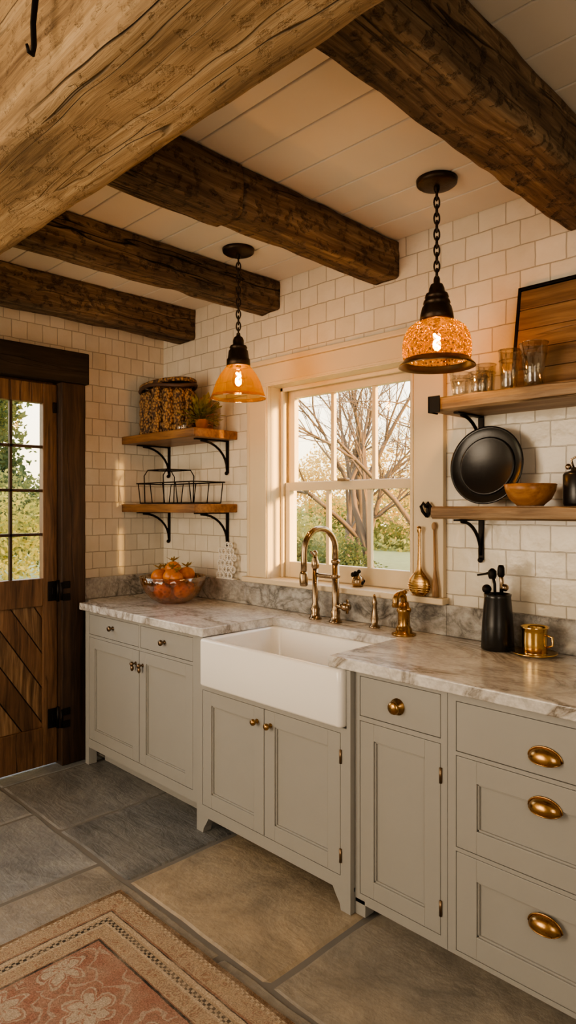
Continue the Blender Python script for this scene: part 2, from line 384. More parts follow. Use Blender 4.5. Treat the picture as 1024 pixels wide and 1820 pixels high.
t.box(X0,X0+.02,.07,.087,Z0,Z1,CREAM,.002); t.box(X1-.02,X1,.07,.087,Z0,Z1,CREAM,.002); t.box(X0,X1,.07,.087,Z1-.02,Z1,CREAM,.002)
t.done()
t=B('window_sill'); t.box(.835,2.125,-.055,.0,1.052,1.08,CREAM,.005); t.box(1.005,1.955,-.001,.2,1.064,1.08,CREAM); t.done()
wd=B('window_1')
def sash(x0,x1,z0,z1,y0,y1,st=.045,bot=.05,top=.045):
    wd.box(x0,x0+st,y0,y1,z0,z1,CREAM,.003); wd.box(x1-st,x1,y0,y1,z0,z1,CREAM,.003)
    wd.box(x0+st,x1-st,y0,y1,z0,z0+bot,CREAM,.003); wd.box(x0+st,x1-st,y0,y1,z1-top,z1,CREAM,.003)
    gx0,gx1=x0+st,x1-st
    for k in (1,2):
        xm=gx0+(gx1-gx0)*k/3; wd.box(xm-.012,xm+.012,y0+.006,y1-.006,z0+bot,z1-top,CREAM,.003)
    ym=(y0+y1)/2; wd.box(gx0-.005,gx1+.005,ym-.002,ym+.002,z0+bot-.005,z1-top+.005,WGLASS)
sash(X0+.003,X1-.003,Z0+.003,1.60,.090,.124,.05,.085,.045)
sash(X0+.003,X1-.003,1.56,Z1-.003,.128,.162,.05,.045,.05)
wd.box(1.44,1.50,.06,.09,1.598,1.612,BRONZE,.003); wd.done()
# ------------------------------------------------------------------ door
f=B('door_frame')
f.box(0.0,.08,-.739,-.594,0,2.175,FRAMEW,.005); f.box(0,.08,-1.77,-1.62,0,2.175,FRAMEW,.005)
f.box(0,.095,-1.80,-.577,2.175,2.355,FRAMEH,.006)
f.box(-.15,0,-.735,-.7195,0,2.18,FRAMEW); f.box(-.15,0,-1.6405,-1.625,0,2.18,FRAMEW); f.box(-.15,0,-1.64,-.72,2.165,2.1805,FRAMEW); f.done()
d=B('door_1'); dx0,dx1=-.022,.03; ya,yb=-1.62,-.742
d.box(dx0,dx1,-.825,yb,.012,2.162,DOORW,.004); d.box(dx0,dx1,ya,-1.535,.012,2.162,DOORW,.004)
d.box(dx0,dx1,-1.535,-.825,2.05,2.162,DOORW,.004); d.box(dx0,dx1,-1.535,-.825,.91,1.066,DOORW,.004); d.box(dx0,dx1,-1.535,-.825,.012,.226,DOORW,.004)
for k in (1,2,3):
    ym=-.825-.71*k/4; d.box(.0,.022,ym-.008,ym+.008,1.066,2.05,FRAMEW,.002)
    zm=1.066+.984*k/4; d.box(.0,.022,-1.535,-.825,zm-.008,zm+.008,FRAMEW,.002)
d.box(.008,.012,-1.54,-.82,1.06,2.055,WGLASS)
d.box(-.012,.002,-1.535,-.825,.226,.91,FRAMEW)
ymid=-1.18
def clip(poly,inside,inter):
    out=[]
    for i in range(len(poly)):
        a,b2=poly[i-1],poly[i]
        ia,ib=inside(a),inside(b2)
        if ia!=ib: out.append(inter(a,b2))
        if ib: out.append(b2)
    return out
def clipbox(poly,u0,u1,v0,v1):
    for ax,val,sg in ((0,u0,1),(0,u1,-1),(1,v0,1),(1,v1,-1)):
        if not poly: return poly
        poly=clip(poly,lambda p:(p[ax]-val)*sg>=0,lambda a,b_:tuple(a[k]+(b_[k]-a[k])*(val-a[ax])/(b_[ax]-a[ax]) for k in (0,1)))
    return poly
for half in (0,1):
    u0,u1=(ymid+.002,-.825) if half==0 else (-1.535,ymid-.002)
    sl=-1.5 if half==0 else 1.5
    k=-1.2
    while k<1.6:
        p=[(u0-.1,k+sl*(u0-.1-ymid)),(u1+.1,k+sl*(u1+.1-ymid)),(u1+.1,k+.185+sl*(u1+.1-ymid)),(u0-.1,k+.185+sl*(u0-.1-ymid))]
        q=clipbox([(a,b_+.226) for a,b_ in p],u0,u1,.226,.91)
        if len(q)>=3:
            M=Matrix(((0,0,1,0),(1,0,0,0),(0,1,0,0),(0,0,0,1)))
            try: d.prism(q,.0,.014,DOORD if int(round(k*10))%4 else DOORW,.002,M)
            except Exception: pass
        k+=.196
for z in (.99,.27):
    d.box(.03,.036,-.80,-.746,z-.055,z+.055,IRON,.003); d.box(.03,.038,-.775,-.745,z-.02,z+.02,IRON,.003)
    d.tube([(.042,-.742,z-.06),(.042,-.742,z+.06)],.011,IRON,10)
    d.box(.080,.086,-.736,-.69,z-.055,z-.015,IRON,.003); d.box(.080,.086,-.736,-.69,z+.015,z+.055,IRON,.003); d.tube([(.083,-.742,z-.05),(.083,-.742,z+.05)],.009,IRON,8)
d.box(.03,.04,-.77,-.75,2.0,2.06,IRON,.003)
d.lathe([(.006,0),(.006,.03),(.022,.035),(.026,.05),(.018,.06),(0,.062)],(.03,-1.57,.98),IRON,16,M=RY(PI/2)); d.done()
# ------------------------------------------------------------------ cabinets
def shaker(b,x0,x1,z0,z1,yf,r=.058,flat=False):
    g=.0022; x0+=g;x1-=g;z0+=g;z1-=g
    if flat: b.box(x0,x1,yf,yf+.02,z0,z1,CAB,.0015); return
    b.box(x0,x0+r,yf,yf+.02,z0,z1,CAB,.0012); b.box(x1-r,x1,yf,yf+.02,z0,z1,CAB,.0012)
    b.box(x0+r,x1-r,yf,yf+.02,z0,z0+r,CAB,.0012); b.box(x0+r,x1-r,yf,yf+.02,z1-r,z1,CAB,.0012)
    b.box(x0+r-.002,x1-r+.002,yf+.013,yf+.02,z0+r-.002,z1-r+.002,CAB)
    for (a,b2,c2,d2) in ((x0+r,x0+r+.006,z0+r,z1-r),(x1-r-.006,x1-r,z0+r,z1-r),(x0+r,x1-r,z0+r,z0+r+.006),(x0+r,x1-r,z1-r-.006,z1-r)):
        b.box(a,b2,yf+.006,yf+.015,c2,d2,CAB,.001)
def frame(b,x0,x1,z0,z1,yf,ops):
    xs=sorted(set([x0,x1]+[v for o_ in ops for v in o_[:2]])); zs=sorted(set([z0,z1]+[v for o_ in ops for v in o_[2:]]))
    for i in range(len(xs)-1):
        j=0
        while j<len(zs)-1:
            cx=(xs[i]+xs[i+1])/2
            def free(j): 
                cz=(zs[j]+zs[j+1])/2
                return not any(o_[0]<cx<o_[1] and o_[2]<cz<o_[3] for o_ in ops)
            if free(j):
                k=j
                while k+1<len(zs)-1 and free(k+1): k+=1
                b.box(xs[i],xs[i+1],yf,yf+.02,zs[j],zs[k+1],CAB); j=k+1
            else: j+=1
def knob(b,x,z,yf,mat,r=.014,plate=False):
    b.lathe([(.0,0),(r*1.25 if plate else r*.7,0),(r*1.25 if plate else r*.7,.003),(r*.4,.006),(r*.38,.014),(r*.85,.018),(r,.024),(r*.85,.031),(r*.4,.034),(0,.035)],(x,yf,z),mat,24,M=TOF)
def cup(b,x,z,yf,mat):
    rs=[]; W,H,Dp=.048,.032,.028
    for i in range(17):
        a=PI*i/16; rs.append([Vector((x+W*math.cos(a),yf-.001-Dp*math.sin(a)*math.sin(bb),z-.012+H*math.sin(a)*math.cos(bb))) for bb in [PI*.62*k/8 for k in range(9)]])
    t=bmesh.new(); vr=[[t.verts.new(p) for p in r] for r in rs]
    for j in range(16):
        for i in range(8): t.faces.new((vr[j][i],vr[j+1][i],vr[j+1][i+1],vr[j][i+1]))
    b.add(t,mat,True)
    b.tube([(x+(W+.002)*math.cos(PI*i/16),yf-.002,z-.012+(H+.002)*math.sin(PI*i/16)) for i in range(17)],.0028,mat,6)
    b.tube([Vector(r[8]) for r in rs],.002,mat,6)
YF=-.62
c=B('base_cabinet'); 
c.box(.135,1.205,YF+.02,-.002,.10,.88,CAB); c.box(.17,1.205,-.52,-.05,0.0,.10,CAB)
ops=[(.17,.686,.745,.86),(.700,1.145,.745,.86),(.17,.689,.15,.73),(.689,1.145,.15,.73)]
frame(c,.135,1.205,.10,.88,YF,ops)
shaker(c,*ops[0],YF,flat=True); shaker(c,*ops[1],YF,flat=True); shaker(c,*ops[2],YF); shaker(c,*ops[3],YF)
c.box(.13,.168,YF-.002,YF+.05,0,.88,CAB,.002)
knob(c,.43,.81,YF,BRONZE,.015); knob(c,.915,.805,YF,BRONZE,.015)
for x in (.657,.722): knob(c,x,.66,YF,BRONZE,.012); c.ball((x,YF-.022,.638),.009,BRONZE,(1,1,1.7))
c.done()
YS=-.645
c=B('sink_cabinet')
c.box(1.208,2.112,YS+.02,-.002,.09,.66,CAB); c.box(1.208,1.25,YS+.02,-.002,.66,.878,CAB); c.box(2.094,2.112,YS+.02,-.002,.66,.878,CAB)
ops=[(1.250,1.6565,.125,.645),(1.6565,2.066,.125,.645)]
frame(c,1.208,2.112,.075,.665,YS,ops)
c.box(1.208,1.25,YS,YS+.02,.665,.878,CAB); c.box(2.094,2.112,YS,YS+.02,.665,.878,CAB)
shaker(c,*ops[0],YS,.06); shaker(c,*ops[1],YS,.06)
MXZ=Matrix(((1,0,0,0),(0,0,1,0),(0,1,0,0),(0,0,0,1)))
for s,x in ((1,1.208),(-1,2.112)):
    pts=[(x,0),(x+s*.045,0),(x+s*.050,.022),(x+s*.070,.050),(x+s*.085,.0755),(x,.0755)]
    c.prism(pts,YS,YS+.045,CAB,0,MXZ)
    c.box(x,x+s*.045,-.1,-.05,0,.09,CAB)
c.box(1.26,2.06,-.30,-.28,0,.09,BLACK)  # black board stands in for the shaded void under the cabinet
knob(c,1.615,.585,YS,BRASS,.014); knob(c,1.695,.585,YS,BRASS,.014)
for z in (.2,.56): c.tube([(2.068,YS-.003,z-.025),(2.068,YS-.003,z+.025)],.005,BRONZE,8)
c.done()
c=B('base_cabinet')
c.box(2.114,2.494,YF+.02,-.002,.05,.88,CAB); c.box(2.16,2.494,-.56,-.05,0,.05,CAB)
ops=[(2.135,2.470,.718,.862),(2.135,2.470,.08,.702)]
frame(c,2.114,2.494,.045,.88,YF,ops); shaker(c,*ops[0],YF,flat=True); shaker(c,*ops[1],YF,.06)
c.box(2.114,2.16,YF,YF+.05,0,.06,CAB,.002)
knob(c,2.30,.785,YF,BRASS,.023,True)
for z in (.17,.6): c.tube([(2.471,YF-.003,z-.025),(2.471,YF-.003,z+.025)],.005,BRONZE,8)
c.done()
c=B('drawer_cabinet')
c.box(2.496,3.15,YF+.02,-.002,.05,.88,CAB); c.box(2.496,3.15,-.56,-.05,0,.05,CAB)
ops=[(2.525,3.115,.692,.852),(2.525,3.115,.388,.680),(2.525,3.115,.060,.376)]
frame(c,2.496,3.15,.045,.88,YF,ops); shaker(c,*ops[0],YF,flat=True); shaker(c,*ops[1],YF,.07); shaker(c,*ops[2],YF,.07)
for z in (.757,.612,.275): cup(c,2.815,z,YF,BRASS)
c.done()
c=B('base_cabinet')
c.box(3.152,3.8,YF+.02,-.002,.05,.88,CAB); c.box(3.152,3.8,-.56,-.05,0,.05,CAB)
ops=[(3.18,3.47,.08,.852),(3.47,3.77,.08,.852)]
frame(c,3.152,3.8,.045,.88,YF,ops); shaker(c,*ops[0],YF); shaker(c,*ops[1],YF); knob(c,3.45,.7,YF,BRASS); knob(c,3.49,.7,YF,BRASS); c.done()
# countertop
c=B('countertop')
c.prism([(0.001,-.001),(.001,-.57),(.118,-.57),(.118,-.655),(1.262,-.655),(1.262,-.215),(2.012,-.215),(2.012,-.655),(3.82,-.655),(3.82,-.001)],.881,.921,MARB,.005); c.done()
c=B('backsplash'); c.box(.026,.835,-.026,-.001,.922,1.052,STONE,.003); c.box(.835,2.125,-.026,-.001,.922,1.051,STONE,.002); c.box(2.125,3.82,-.026,-.001,.922,1.052,STONE,.003)
c.box(.001,.025,-.57,-.001,.922,1.045,STONE,.003); c.done()
# sink
def rr(x0,x1,y0,y1,r,z,n=6):
    pts=[]
    for cx,cy,a in ((x1-r,y1-r,0),(x0+r,y1-r,PI/2),(x0+r,y0+r,PI),(x1-r,y0+r,3*PI/2)):
        for i in range(n+1):
            q=a+PI/2*i/n; pts.append(Vector((cx+r*math.cos(q),cy+r*math.sin(q),z)))
    return pts
s=B('farmhouse_sink'); x0,x1,y0,y1=1.256,2.090,-.672,-.19
def rin(d_,z,r=.02): return rr(x0+d_,x1-d_,y0+d_,y1-d_,r,z)
s.rings([rin(.014,.668,.01),rin(.005,.671,.016),rin(0,.680,.02),rin(0,.868,.02),rin(.003,.876,.018),rin(.010,.880,.014),rin(.024,.880,.02),rin(.031,.877,.03),rin(.034,.868,.04),rin(.042,.72,.05),rin(.052,.70,.05),rin(.08,.695,.05),rin(.2,.692,.03)],CERAM)
s.lathe([(.0,.0),(.045,0),(.045,.004),(.03,.005),(.028,.001),(0,.001)],(1.67,-.43,.694),NICKEL,24); s.done()
# faucet
f=B('bridge_faucet'); fx,fy=1.574,-.105; gx=1.443
def stem(x,y,zt,m,r=.013):
    f.lathe([(0,0),(.032,0),(.032,.006),(.025,.012),(.021,.03),(.024,.05),(.018,.06),(r,.08),(r,zt-.921),(0,zt-.921)],(x,y,.921),m,24)
stem(fx,fy,1.20,NICKEL,.0175)
pts=[(fx,fy,1.19),(fx,fy,1.26)]+[Vector((fx,fy-.108+.108*math.cos(a),1.262+.106*math.sin(a))) for a in [PI*i/14 for i in range(1,15)]]+[(fx,fy-.217,1.22),(fx,fy-.219,1.165)]
f.tube(pts,.014,NICKEL,14)
f.lathe([(.013,0),(.018,.004),(.0195,.02),(.0195,.055),(.015,.065)],(fx,fy-.219,1.11),NICKEL,20,True)
f.lathe([(.018,0),(.022,.004),(.022,.016),(.018,.02)],(fx,fy,1.13),NICKEL,20,True)
f.lathe([(.018,0),(.022,.004),(.022,.014),(.015,.018)],(fx,fy,1.20),NICKEL,20,True)
f.tube([(fx,fy,1.14),(fx-.03,fy,1.135),(gx+.03,fy,1.135),(gx,fy,1.14)],.011,NICKEL,12)
stem(gx,fy,1.17,NICKEL,.014)
f.lathe([(.013,0),(.019,.01),(.019,.035),(.012,.05),(.010,.07),(.013,.08),(.007,.09),(0,.091)],(gx,fy,1.165),NICKEL,20)
f.tube([(gx,fy,1.215),(gx+.012,fy-.02,1.235),(gx+.018,fy-.05,1.25)],[.007,.006,.007],NICKEL,8)
f.tube([(fx,fy,1.0),(fx+.05,fy,1.0)],.013,NICKEL,14); f.tube([(fx+.05,fy,1.0),(fx+.06,fy,1.0),(fx+.085,fy,1.0)],[.020,.021,.015],NICKEL,14)
f.tube([(fx+.072,fy,.970),(fx+.072,fy,1.035)],.007,NICKEL,8); f.done()
s=B('soap_dispenser'); s.lathe([(0,0),(.026,0),(.026,.006),(.015,.014),(.018,.04),(.012,.075),(.010,.10),(.013,.11),(.010,.122),(.005,.15),(0,.152)],(1.79,-.085,.921),NICKEL,24); s.done()
s=B('brass_soap_pump'); px,py=1.985,-.135
s.lathe([(0,0),(.052,0),(.052,.008),(.036,.013),(.034,.03),(.029,.035),(.026,.045),(.026,.095),(.031,.10),(.031,.11),(.024,.118),(.020,.14),(0,.142)],(px,py,.921),BRASS,28)
s.tube([(px,py,1.05)]+[Vector((px-.0,py-.030+.030*math.cos(a),1.068+.032*math.sin(a))) for a in [PI*i/8 for i in range(9)]]+[(px,py-.062,1.045)],[.014]*9+[.014,.015],BRASS,12)
s.lathe([(.008,0),(.014,.004),(.014,.012),(.006,.018),(0,.02)],(px,py,1.095),BRASS,16)
s.tube([(px,py,1.03),(px+.04,py-.01,1.035)],[.008,.006],BRASS,8); s.done()
# ------------------------------------------------------------------ fruit bowl
bx,by=.49,-.27
s=B('glass_fruit_bowl'); s.lathe([(0,.004),(.07,.004),(.075,0),(.085,.006),(.12,.025),(.155,.06),(.178,.105),(.19,.15),(.187,.151),(.174,.106),(.15,.064),(.115,.031),(.07,.012),(0,.010)],(bx,by,.921),AMBER,40)
s.tube([Vector((bx+.189*math.cos(a),by+.189*math.sin(a),1.072)) for a in [2*PI*k/48 for k in range(48)]],.0028,CGLASS,6,True); s.done()
m,nt,o=newmat('orange_skin'); v=coords(nt); n=noise_(nt,v,9,4); bsdf(nt,o,ramp(nt,n,[(.3,(.32,.08,.01)),(.5,(.60,.21,.02)),(.72,(.80,.42,.06))]),.35,bump=noise_(nt,v,160,2),bs=.2,bd=.002); ORG=m
STEM=paint('fruit_stem',(.20,.15,.04),.7,.3); FLEAF=paint('fruit_leaf',(.32,.22,.04),.6,.4)
s=B('oranges'); rd=random.Random(5)
for (a,b_,z,r) in [(-.075,-.02,.075,.048),(.02,-.085,.075,.050),(.085,.0,.075,.048),(.02,.08,.075,.048),(0,0,.06,.045),(-.04,-.065,.15,.048),(.06,-.05,.155,.050),(-.07,.05,.15,.048),(.05,.06,.16,.046),(0,0,.19,.048),(-.115,.02,.15,.042),(.115,-.06,.15,.040)]:
    p=Vector((bx+a,by+b_,.921+z)); s.ball(p,r,ORG,(1,1,.93),bumpy=.06)
    if z>.1:
        s.tube([p+Vector((0,0,r*.85)),p+Vector((.004,.002,r*1.2)),p+Vector((.012,.0,r*1.5))],[.006,.005,.004],STEM,6)
        for k in range(6):
            an=rd.uniform(0,6.28); dd=Vector((math.cos(an),math.sin(an),.6)); q=p+Vector((0,0,r*.95)); sd=Vector((-math.sin(an),math.cos(an),0))*.010
            s.quad([q,q+dd*.020+sd,q+dd*.044,q+dd*.020-sd],FLEAF)
s.done()
# lace trivet leaning on wall
LACE=paint('white_lace_metal',(.70,.67,.61),.5)
s=B('lace_trivet')
for i in range(4):
    for j in range(6):
        cx=.625+i*.036+(.018 if j%2 else 0); cz=1.0745+j*.034
        if j==5 and i in(0,3): continue
        yy=-.045-.006*((i+j)%2)+.004*j
        s.tube([Vector((cx+.0175*math.cos(a),yy,cz+.0175*math.sin(a))) for a in [2*PI*k/12 for k in range(12)]],.0045,LACE,6,True)
        for q in range(4):
            a=PI/4+q*PI/2; s.ball((cx+.010*math.cos(a),yy-.004,cz+.010*math.sin(a)),.004,LACE,u=6,v=5)
s.box(.61,.765,-.052,-.022,1.0525,1.060,LACE,.002)
s.done()
# ------------------------------------------------------------------ left shelves
def bracket(b,x,z,dp=.24,hh=.19,mat=IRON):
    b.box(x-.012,x+.012,-.008,-.001,z-hh,z,mat,.002); b.box(x-.012,x+.012,-dp,-.001,z-.008,z-.0005,mat,.002)
    pts=[Vector((x,-.008-(dp-.05)*(1-math.cos(q)),z-hh+.02+(hh-.03)*math.sin(q))) for q in [PI/2*k/8 for k in range(9)]]
    b.tube(pts,.007,mat,8)
    b.ball((x,-.012,z-hh),.011,mat,u=10,v=8)
def lshelf(zt):
    s=B('wall_shelf'); s.box(.002,.74,-.31,-.001,zt-.048,zt,SHELF,.004)
    bracket(s,.07,zt-.048); bracket(s,.655,zt-.048); s.done()
lshelf(1.90); lshelf(1.483)
# wicker basket
m,nt,o=newmat('wicker'); v=coords(nt); vo=nt.nodes.new('ShaderNodeTexVoronoi'); vo.inputs['Scale'].default_value=75; L(nt,coords(nt,(1,1,.8)),vo.inputs['Vector'])
cc=ramp(nt,vo.outputs['Distance'],[(.1,(.50,.30,.12)),(.45,(.30,.16,.06)),(.7,(.06,.03,.015))]); cc=mixc(nt,.6,cc,ramp(nt,noise_(nt,v,12,3),[(.3,.4),(.7,1)]),'MULTIPLY')
bsdf(nt,o,cc,.6,bump=math_(nt,'MULTIPLY',vo.outputs['Distance'],-1),bs=.9,bd=.01); WICK=m
DKW=paint('dark_wicker',(.07,.035,.02),.6,.4)
s=B('wicker_basket'); cx,cy,z0=.285,-.165,1.90
A_,B_=.20,.105
s.lathe([(0,.002),(.92,.002),(.92,.27),(.85,.28),(0,.27)],(cx,cy,z0),DKW,40,sx=A_,sy=B_)
for k in range(13):
    a=2*PI*k/13+.1; hx=rd.uniform(.250,.285); x=cx+A_*.93*math.cos(a); y_=cy+B_*.93*math.sin(a)
    pr=[(0,.0),(.034,.004)]+[(.038+.004*math.sin(j*1.9+k),.01+(hx-.03)*j/12) for j in range(13)]+[(.025,hx-.003),(0,hx)]
    s.lathe(pr,(x,y_,z0),WICK,14)
s.tube([Vector((cx+A_*1.12*math.cos(a),cy+B_*1.22*math.sin(a),z0+.278+.008*math.sin(a*3))) for a in [2*PI*k/40 for k in range(40)]],.012,DKW,8,True)
s.tube([Vector((cx+A_*1.08*math.cos(a),cy+B_*1.17*math.sin(a),z0+.300+.010*math.cos(a))) for a in [2*PI*k/40 for k in range(40)]],.013,WICK,8,True)
s.lathe([(0,.018),(.5,.015),(.95,.0),(1.02,-.006)],(cx,cy,z0+.310),DKW,40,sx=A_,sy=B_)
s.done()
RJ=paint('russet_jar',(.30,.11,.03),.3,.3)
s=B('russet_jar'); s.lathe([(0,0),(.035,0),(.042,.02),(.046,.12),(.038,.16),(.03,.175),(.034,.185),(.034,.205),(0,.208)],(.545,-.075,1.90),RJ,24); s.done()
s=B('small_glass_jar'); s.lathe([(0,0),(.026,0),(.028,.01),(.028,.045),(.024,.05),(0,.05)],(.545,-.25,1.90),CGLASS,20); s.done()
PL=leafm('plant_leaf',(.12,.13,.015),(.42,.32,.05),14)
s=B('potted_plant'); s.lathe([(0,0),(.03,0),(.038,.05),(.041,.055),(.034,.056),(.032,.05),(0,.048)],(.665,-.20,1.90),RJ,20)
for k in range(150):
    an=rd.uniform(0,6.28); el=rd.uniform(-.3,1.4); ln=rd.uniform(.03,.13)
    p0=Vector((.665,-.20,1.955)); dr=Vector((math.cos(an)*math.cos(el),math.sin(an)*math.cos(el),math.sin(el))); tip=p0+dr*ln
    if tip.z<1.915: tip.z=1.915
    if tip.x<.63: tip.x=.63; dr.x=abs(dr.x)*.3
    s.tube([p0,p0.lerp(tip,.5)+Vector((0,0,.01)),tip],.0012,PL,4)
    sd=dr.cross(Vector((0,0,1))).normalized()*rd.uniform(.010,.018); sd.x*=.5; up=Vector((0,0,rd.uniform(-.012,.012)))
    s.quad([tip,tip+dr*.018+sd,tip+dr*.04+up,tip+dr*.018-sd],PL)
s.done()
# wire rack
s=B('wire_dish_rack'); z=1.483; r=.0035
def rect(x0,x1,y0,y1,z): s.tube(rr(x0,x1,y0,y1,.03,z,4),r,IRON,6,True)
rect(.13,.68,-.27,-.06,z+.006); rect(.11,.70,-.285,-.045,z+.125); 
for k in range(5):
    x=.15+k*.128
    s.tube([(x,-.27,z+.006),(x,-.285,z+.125)],.003,IRON,6); s.tube([(x,-.06,z+.006),(x,-.045,z+.125)],.003,IRON,6); s.tube([(x,-.27,z+.006),(x,-.06,z+.006)],.0025,IRON,6)
for x in (.20,.40):
    s.tube([(x,-.27,z+.01),(x,-.275,z+.17),(x,-.25,z+.205),(x,-.08,z+.205),(x,-.055,z+.17),(x,-.06,z+.01)],r,IRON,6)
s.tube([(.20,-.25,z+.205),(.40,-.25,z+.205)],r,IRON,6); s.tube([(.20,-.08,z+.205),(.40,-.08,z+.205)],r,IRON,6); s.tube([(.20,-.165,z+.205),(.40,-.165,z+.205)],r,IRON,6)
s.done()
# ------------------------------------------------------------------ right shelves
def rshelf(name,zt,th,mat,seed):
    s=B(name); n=60; rs=[]; xa,xb=2.195,3.75
    for j in range(n+1):
        x=xa+(xb-xa)*j/n; e=noise.noise(Vector((x*3,seed,0)))*.008; e2=noise.noise(Vector((x*5,seed,4)))*.004
        prof=[(-.001,zt-th),(-.12,zt-th),(-.24,zt-th+e2),(-.25+e,zt-th+.008),(-.253+e,zt-th/2),(-.25+e,zt-.006),(-.243,zt),(-.12,zt),(-.001,zt)]
        rs.append([Vector((x,a,b_)) for a,b_ in prof])
    s.rings(rs,mat,True,False)
    for x in (2.275,3.35): bracket(s,x,zt-th,.20,.17)
    return s
s=rshelf('rustic_wall_shelf',1.895,.055,SHELFR,1)
s.box(2.187,2.1955,-.262,-.20,1.835,1.90,IRON,.002); s.box(2.187,2.24,-.262,-.256,1.835,1.90,IRON,.002)
s.done()
rshelf('rustic_wall_shelf',1.470,.050,SHELFR,5).done()
# glasses
def tumbler(name,x,y,h_,r0,r1,mat=CGLASS):
    s=B(name); s.lathe([(0,.002),(r0*.9,.0),(r0,.004),(r0*1.0,h_*.3),(r1,h_),(r1-.003,h_),(r0-.004,h_*.3),(r0-.005,.012),(0,.012)],(x,y,1.895),mat,24)
    for zz,q in ((h_,r1),(h_*.75,r0+(r1-r0)*.66)): s.tube([Vector((x+q*math.cos(a),y+q*math.sin(a),1.895+zz)) for a in [2*PI*k/24 for k in range(24)]],.002,mat,6,True)
    s.done()
tumbler('drinking_glass',2.265,-.15,.10,.034,.042); tumbler('drinking_glass',2.345,-.095,.13,.034,.040); tumbler('drinking_glass',2.368,-.19,.085,.034,.038)
tumbler('tall_drinking_glass',2.475,-.16,.155,.032,.040); tumbler('tall_drinking_glass',2.572,-.165,.165,.036,.050)
# cutting board
s=B('framed_cutting_board'); M=Matrix.Translation((2.45,-.105,1.897))@RX(-.17)
for k in range(5): s.box(.012,.53,0,.02,.012+k*.080,.089+k*.080,BOARD,.002,M)
s.box(0,.012,-.003,.024,0,.425,IRON,.001,M); s.box(0,.545,-.003,.024,.413,.425,IRON,.001,M); s.box(.53,.545,-.003,.024,0,.425,IRON,.001,M); s.box(0,.545,-.003,.024,0,.012,IRON,.001,M); s.done()
# pan leaning
BLK2=paint('black_steel',(.012,.011,.011),.28,.3,.1)
s=B('black_round_tray'); M=RX(PI/2-.13)
s.lathe([(0,0),(.105,0),(.112,.004),(.12,.003),(.148,.014),(.156,.018),(.157,.013),(.148,.006),(.12,-.004),(0,-.006)],(2.335,-.065,1.632),BLACK,56,M=M)
s.lathe([(0,.004),(.104,.004),(.110,.008),(.116,.008),(.118,.004)],(2.335,-.067,1.630),BLK2,48,M=M); s.done()
s=B('wooden_bowl'); s.lathe([(0,0),(.045,0),(.05,.006),(.072,.025),(.086,.055),(.091,.078),(.087,.080),(.080,.06),(.065,.032),(.04,.014),(0,.012)],(2.57,-.190,1.471),BOWLW,40); s.lathe([(0,.05),(.080,.05)],(2.57,-.190,1.471),BOWLW,40)
s.done()
s=B('black_canister'); kx=2.722; ky=-.13
s.lathe([(0,0),(.052,0),(.056,.01),(.056,.11),(.050,.118),(.03,.125),(.03,.135),(0,.137)],(kx,ky,1.471),BLK2,28)
s.tube([(kx-.02,ky,1.60),(kx-.03,ky,1.635),(kx,ky,1.65),(kx+.03,ky,1.635),(kx+.02,ky,1.60)],.004,NICKEL,8); s.lathe([(.006,0),(.012,.01),(.006,.02),(0,.021)],(kx-.04,ky,1.60),NICKEL,12)
s.done()
# counter items right
s=B('black_utensil_crock'); ux,uy=2.405,-.115
s.lathe([(0,0),(.058,0),(.062,.006),(.058,.10),(.050,.20),(.052,.212),(.048,.214),(.045,.2),(.045,.16),(0,.16)],(ux,uy,.921),BLACK,36)
s.tube([(ux-.01,uy,1.10),(ux-.012,uy,1.17),(ux-.02,uy,1.20)],.006,IRON,8); s.tube([(ux+.015,uy,1.10),(ux+.017,uy,1.18),(ux+.012,uy,1.22)],.008,NICKEL,8)
s.lathe([(.012,0),(.016,.01),(.016,.03),(.006,.04),(0,.041)],(ux-.022,uy,1.19),IRON,16); s.tube([(ux-.022,uy,1.215),(ux-.06,uy-.0,1.205),(ux-.085,uy,1.20)],[.006,.004,.004],IRON,8)
s.lathe([(.010,0),(.014,.008),(.013,.035),(.009,.045),(0,.046)],(ux+.014,uy,1.20),IRON,16); s.ball((ux-.04,uy-.01,1.15),.018,IRON); s.ball((ux+.03,uy,1.16),.014,NICKEL); s.tube([(ux-.03,uy-.01,1.1),(ux-.04,uy-.01,1.15)],.006,IRON,8); s.done()
s=B('gold_cup_and_saucer'); gx_,gy=2.552,-.115
s.lathe([(0,0),(.05,0),(.078,.008),(.082,.012),(.078,.014),(.05,.008),(.04,.008),(.043,.014),(.045,.05),(.044,.085),(.047,.10),(.052,.106),(.049,.107),(.042,.098),(.040,.03),(0,.02)],(gx_,gy,.921),GOLD,40)
s.tube([(gx_+.042,gy,1.0),(gx_+.066,gy,.995),(gx_+.068,gy,.965),(gx_+.043,gy,.955)],.004,GOLD,8); s.done()
# sill items
s=B('brass_gourd_scoop'); x_,y_=2.005,-.050
s.lathe([(0,0),(.030,.002),(.048,.02),(.056,.045),(.050,.072),(.030,.095),(.014,.112),(.009,.130),(.0065,.20),(.006,.27),(.011,.285),(.011,.30),(0,.303)],(x_,y_,1.0815),BRASS,28,sy=.40)
for k in range(8):
    zz=1.0815+.02+.010*k; q=[.048,.053,.056,.055,.051,.045,.036,.029][k]
    s.tube([Vector((x_+(q+.001)*math.cos(a),y_+(q+.001)*.41*math.sin(a),zz)) for a in [2*PI*j/24 for j in range(24)]],.002,GOLD,5,True)
s.done()
s=B('wooden_spoon'); s.tube([(2.083,-.043,1.0835),(2.082,-.042,1.12),(2.078,-.040,1.20),(2.072,-.036,1.38)],[.015,.014,.006,.005],SPOONW,10); s.ball((2.072,-.037,1.385),.012,SPOONW,(1,.5,1.5)); s.done()
s=B('iron_heart_hook'); hx_,hz=2.035,1.455
s.box(hx_-.006,hx_+.006,-.034,-.0265,hz-.03,hz+.03,IRON,.002)
